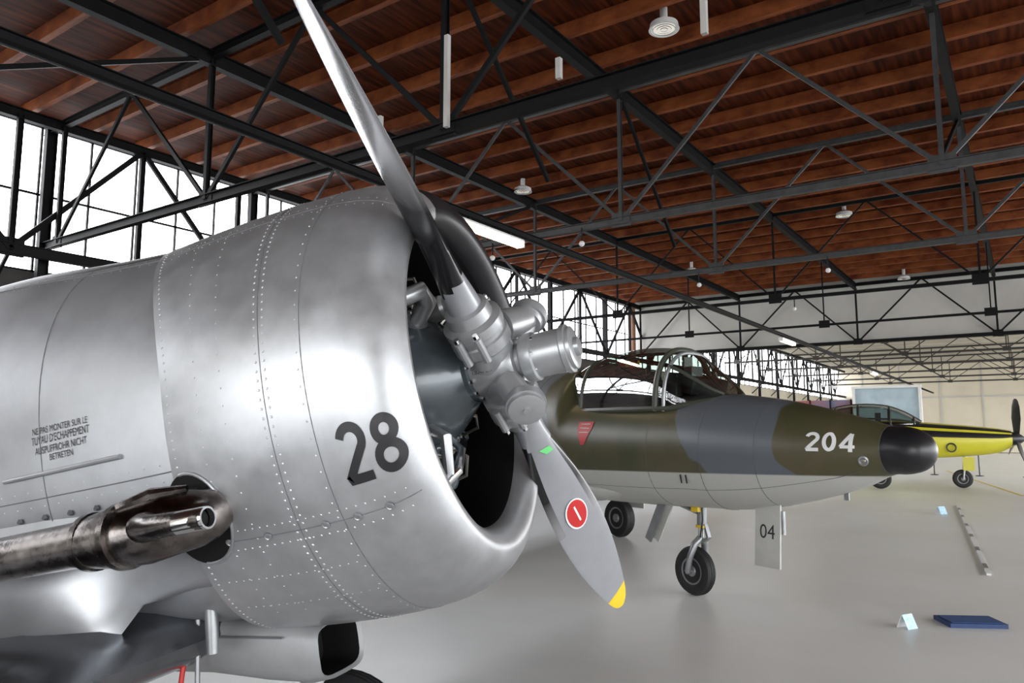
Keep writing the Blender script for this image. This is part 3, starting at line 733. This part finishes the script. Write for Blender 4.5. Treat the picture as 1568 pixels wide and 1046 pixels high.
R=Matrix.Rotation(math.radians(-4),3,'X')
mb.box((1.12,-.16,.80),(.30,.02,.62),WUND,R)
mb.box((1.12,-.13,.80),(.22,.04,.5),LINK,R);mb.tube((1.28,-.12,1.05),(1.28,-.12,.82),.02,LINK)
vs,fs=textverts("04",.2);
mb.add([R@Vector((x*.95,-.012,y-.03))+Vector((1.12,-.16,.80)) for x,y in vs],fs,BLK)
mb.box((-.42,-.20,.82),(.10,.02,.58),LINK,Matrix.Rotation(math.radians(28),3,'Y'));mb.box((-.34,-.16,.82),(.12,.02,.55),WUND,Matrix.Rotation(math.radians(28),3,'Y'))
mb.tube((-.3,-.14,1.05),(.08,-.05,.92),.014,LINK)
mb.obj('gear_doors',HU)
mb=MB()
for sg in(-1,1):
    wheel(mb,(-4.0,sg*2.4,.33),(0,1,0),.33,.2)
    mb.tube((-4.0,sg*2.55,.33),(-4.0,sg*2.55,1.42),.055,LINK);mb.tube((-4.0,sg*2.4,.33),(-4.0,sg*2.55,.33),.04,LINK)
    mb.box((-3.9,sg*2.66,.95),(.5,.02,.9),WUND);mb.tube((-4,sg*2.55,.8),(-4.4,sg*1.8,1.45),.025,LINK)
mb.obj('main_gear',HU)
# =====================================================================================
#  YELLOW TURBOPROP TRAINER
# =====================================================================================
YP=mat('yellow_aircraft_paint',(.60,.56,.035),.35,0,.05,3)
MY=Matrix.Translation((28.5,1.9,0))@Matrix.Rotation(math.radians(-78),4,'Z')@Matrix.Scale(1.08,4)
YA=empty('turboprop_trainer_aircraft',MY)
YF=[(-8,1.75,1.45,.08),(-6.5,1.85,1.25,.22),(-4.5,1.95,1.0,.40),(-3,2.0,.88,.46),(-1.6,2.0,.85,.46),(-.6,1.92,.88,.42),(.3,1.84,.95,.36),(1.0,1.76,1.05,.28),(1.3,1.70,1.2,.22)]
def ypt(L,th):
    t,bo,w=interp(YF,L);return Vector((L,-w*math.cos(th),(t+bo)/2+(t-bo)/2*math.sin(th)))
mb=MB();L_=[-8+.3*i for i in range(32)]
mb.loft([[ypt(L,2*pi*k/32) for k in range(32)] for L in L_],YP,cap=True,mf=lambda i,k: BLK if k in(1,2,13,14,4,5,11,10) else YP)
mb.lathe((1.3,0,1.46),(1,0,0),[(0,.21),(.12,.19),(.25,.13),(.36,.05),(.39,.001)],BLK,24)
mb.path([ypt(-.3,0)+Vector((.12*math.cos(t*pi/12),-.02,.12*math.sin(t*pi/12)-.2)) for t in range(25)],.022,BLK,6,False)
mb.obj('fuselage',YA)
mb=MB()
for k in range(3):
    t=pi/2+.15+2*pi*k/3;d=Vector((0,math.cos(t),math.sin(t)));e=Vector((0,-math.sin(t),math.cos(t)))
    rg=[]
    for r,c in((.1,.08),(.3,.11),(.6,.16),(.95,.16),(1.12,.12),(1.18,.05)):
        ph=math.radians(60-30*r);q=e*math.cos(ph)+Vector((1,0,0))*math.sin(ph);tt=d.cross(q);rg.append([Vector((1.45,0,1.46))+d*r+q*c*math.cos(w*pi/6)*.9+tt*.02*math.sin(w*pi/6) for w in range(12)])
    mb.loft(rg,BLK,cap=True)
mb.obj('propeller',YA)
mb=MB()
for sg in(-1,1):
    wing(mb,[(-1.4,0,.98,2.2,.14),(-1.6,sg*1.2,1.0,2.0,.13),(-1.9,sg*5.1,1.38,1.15,.11)],YP)
    wing(mb,[(-6.6,0,1.75,1.1,.1),(-6.9,sg*1.8,1.75,.7,.08)],YP)
wing(mb,[(-6.3,0,1.8,1.6,.08),(-7.2,0,3.1,.8,.07)],YP,True)
mb.obj('wings_and_tail',YA)
mb=MB();CY=[(-4.3,1.98,.08),(-3.8,2.3,.28),(-3.0,2.5,.34),(-2.0,2.48,.34),(-1.4,2.25,.28),(-1.0,1.98,.1)]
cr=[[Vector((L,-w*math.cos(pi*k/14)*1.1,1.88+(z-1.88)*abs(math.sin(pi*k/14))**.8)) for k in range(15)] for L,(z,w) in [(l,interp(CY,l)) for l in [-4.3+.22*i for i in range(16)]]]
mb.loft(cr,GLASS,closed=False)
for i in(1,4,7,11,14): mb.path(cr[i],.025,BLK,6)
for k in(1,7,13): mb.path([r[k] for r in cr],.022,BLK,6)
for L in(-3.4,-2.2): mb.box((L,0,2.05),(.15,.35,.4),BLK)
mb.obj('canopy',YA)
mb=MB();wheel(mb,(0,0,.27),(0,1,0),.27,.16);mb.tube((0,-.12,.27),(.05,-.1,.6),.03,LINK);mb.tube((.05,0,.55),(.1,0,1.05),.045,LINK)
for sg in(-1,1): wheel(mb,(-2.3,sg*1.25,.3),(0,1,0),.3,.16);mb.tube((-2.3,sg*1.35,.3),(-2.2,sg*1.35,1.0),.04,LINK)
mb.box((.15,-.2,.72),(.3,.02,.4),YP)
mb.obj('landing_gear',YA)
# =====================================================================================
BLUE=mat('blue_mat',(.012,.04,.13),.6,0,.2,8)
mb=MB();c=Vector((8.65,.60,.02));R=Matrix.Rotation(math.radians(-60),3,'Z')
mb.box(c,(.52,.34,.04),BLUE,R);mb.box(c+Vector((0,0,.02)),(.46,.28,.012),mat('blue_mat_pad',(.015,.055,.18),.8,0,.2,20),R);mb.obj('blue_drip_tray',smooth=False)
CARD=mat('info_card',(.55,.75,.85),.4,0,0,30,col2=(.25,.5,.65))
def card(x,y,rot,s=.2):
    mb=MB();R=Matrix.Rotation(rot,3,'Z');
    for q in(1,-1):
        mb.box(Vector((x,y,s*.41))+R@Vector((0,q*s*.2,0)),(s*.9,.008,s*.9),CARD if q<0 else WHITE,R@Matrix.Rotation(math.radians(25*q),3,'X'))
    mb.obj('information_card',smooth=False)
card(8.15,1.08,math.radians(-30),.15);card(19.4,1.75,math.radians(-40),.2)
mb=MB()
A=Vector((21.7,1.6,.014));B=Vector((11.6,.56,.014));mb.beam(A,B,.05,.024,WHITE)
for i in range(6):
    q=A+(B-A)*(i+.5)/6; mb.beam(q,q+(B-A).normalized()*.4,.054,.027,HUBW)
mb.obj('floor_barrier_strip',smooth=False)
mb=MB();mb.beam((40,3.3,.003),(26,.3,.003),.08,.006,YEL);mb.obj('floor_marking_line',smooth=False)
mb=MB()
for i in range(6):
    x=36;y=5-i*1.6;mb.tube((x,y,0),(x,y,1),.025,BLK,n=8);mb.lathe((x,y,0),(0,0,1),[(0,.16),(.03,.15),(.04,.03)],BLK,16)
    if i<5: mb.tube((x,y,.95),(x,y-1.6,.95),.012,BLK,n=6)
mb.obj('barrier_posts')
# =====================================================================================
w=bpy.data.worlds.new('overcast_sky');S.world=w;w.use_nodes=True;nt=w.node_tree;bg=nt.nodes['Background']
tc=nt.nodes.new('ShaderNodeTexCoord');sp=nt.nodes.new('ShaderNodeSeparateXYZ');rp=nt.nodes.new('ShaderNodeValToRGB')
nt.links.new(tc.outputs['Generated'],sp.inputs[0]);nt.links.new(sp.outputs[2],rp.inputs[0])
rp.color_ramp.elements[0].color=(.96,.97,.98,1);rp.color_ramp.elements[1].color=(.85,.9,1,1)
nt.links.new(rp.outputs[0],bg.inputs[0]);bg.inputs[1].default_value=8.6
def portal(name,loc,rot,sx,sy):
    l=bpy.data.lights.new(name,'AREA');l.shape='RECTANGLE';l.size=sx;l.size_y=sy;l.cycles.is_portal=True
    o=bpy.data.objects.new(name,l);o.location=loc;o.rotation_euler=rot;S.collection.objects.link(o)
portal('portal_left',(29,YW+.13,(WS+WT)/2),(math.radians(-90),0,0),86,WT-WS)
portal('portal_right',(29,YR-.2,2.95),(math.radians(90),0,0),86,5.9)
portal('portal_back',(XB-.2,0,2.6),(0,math.radians(-90),0),5.2,18)
cd=bpy.data.cameras.new('camera');cam=bpy.data.objects.new('camera',cd);S.collection.objects.link(cam);S.camera=cam
cam.location=(0,0,1.85);cam.rotation_euler=(math.radians(96.75),0,math.radians(-55.5));cd.sensor_width=36;cd.lens=26.325;cd.clip_end=400;cd.clip_start=.05
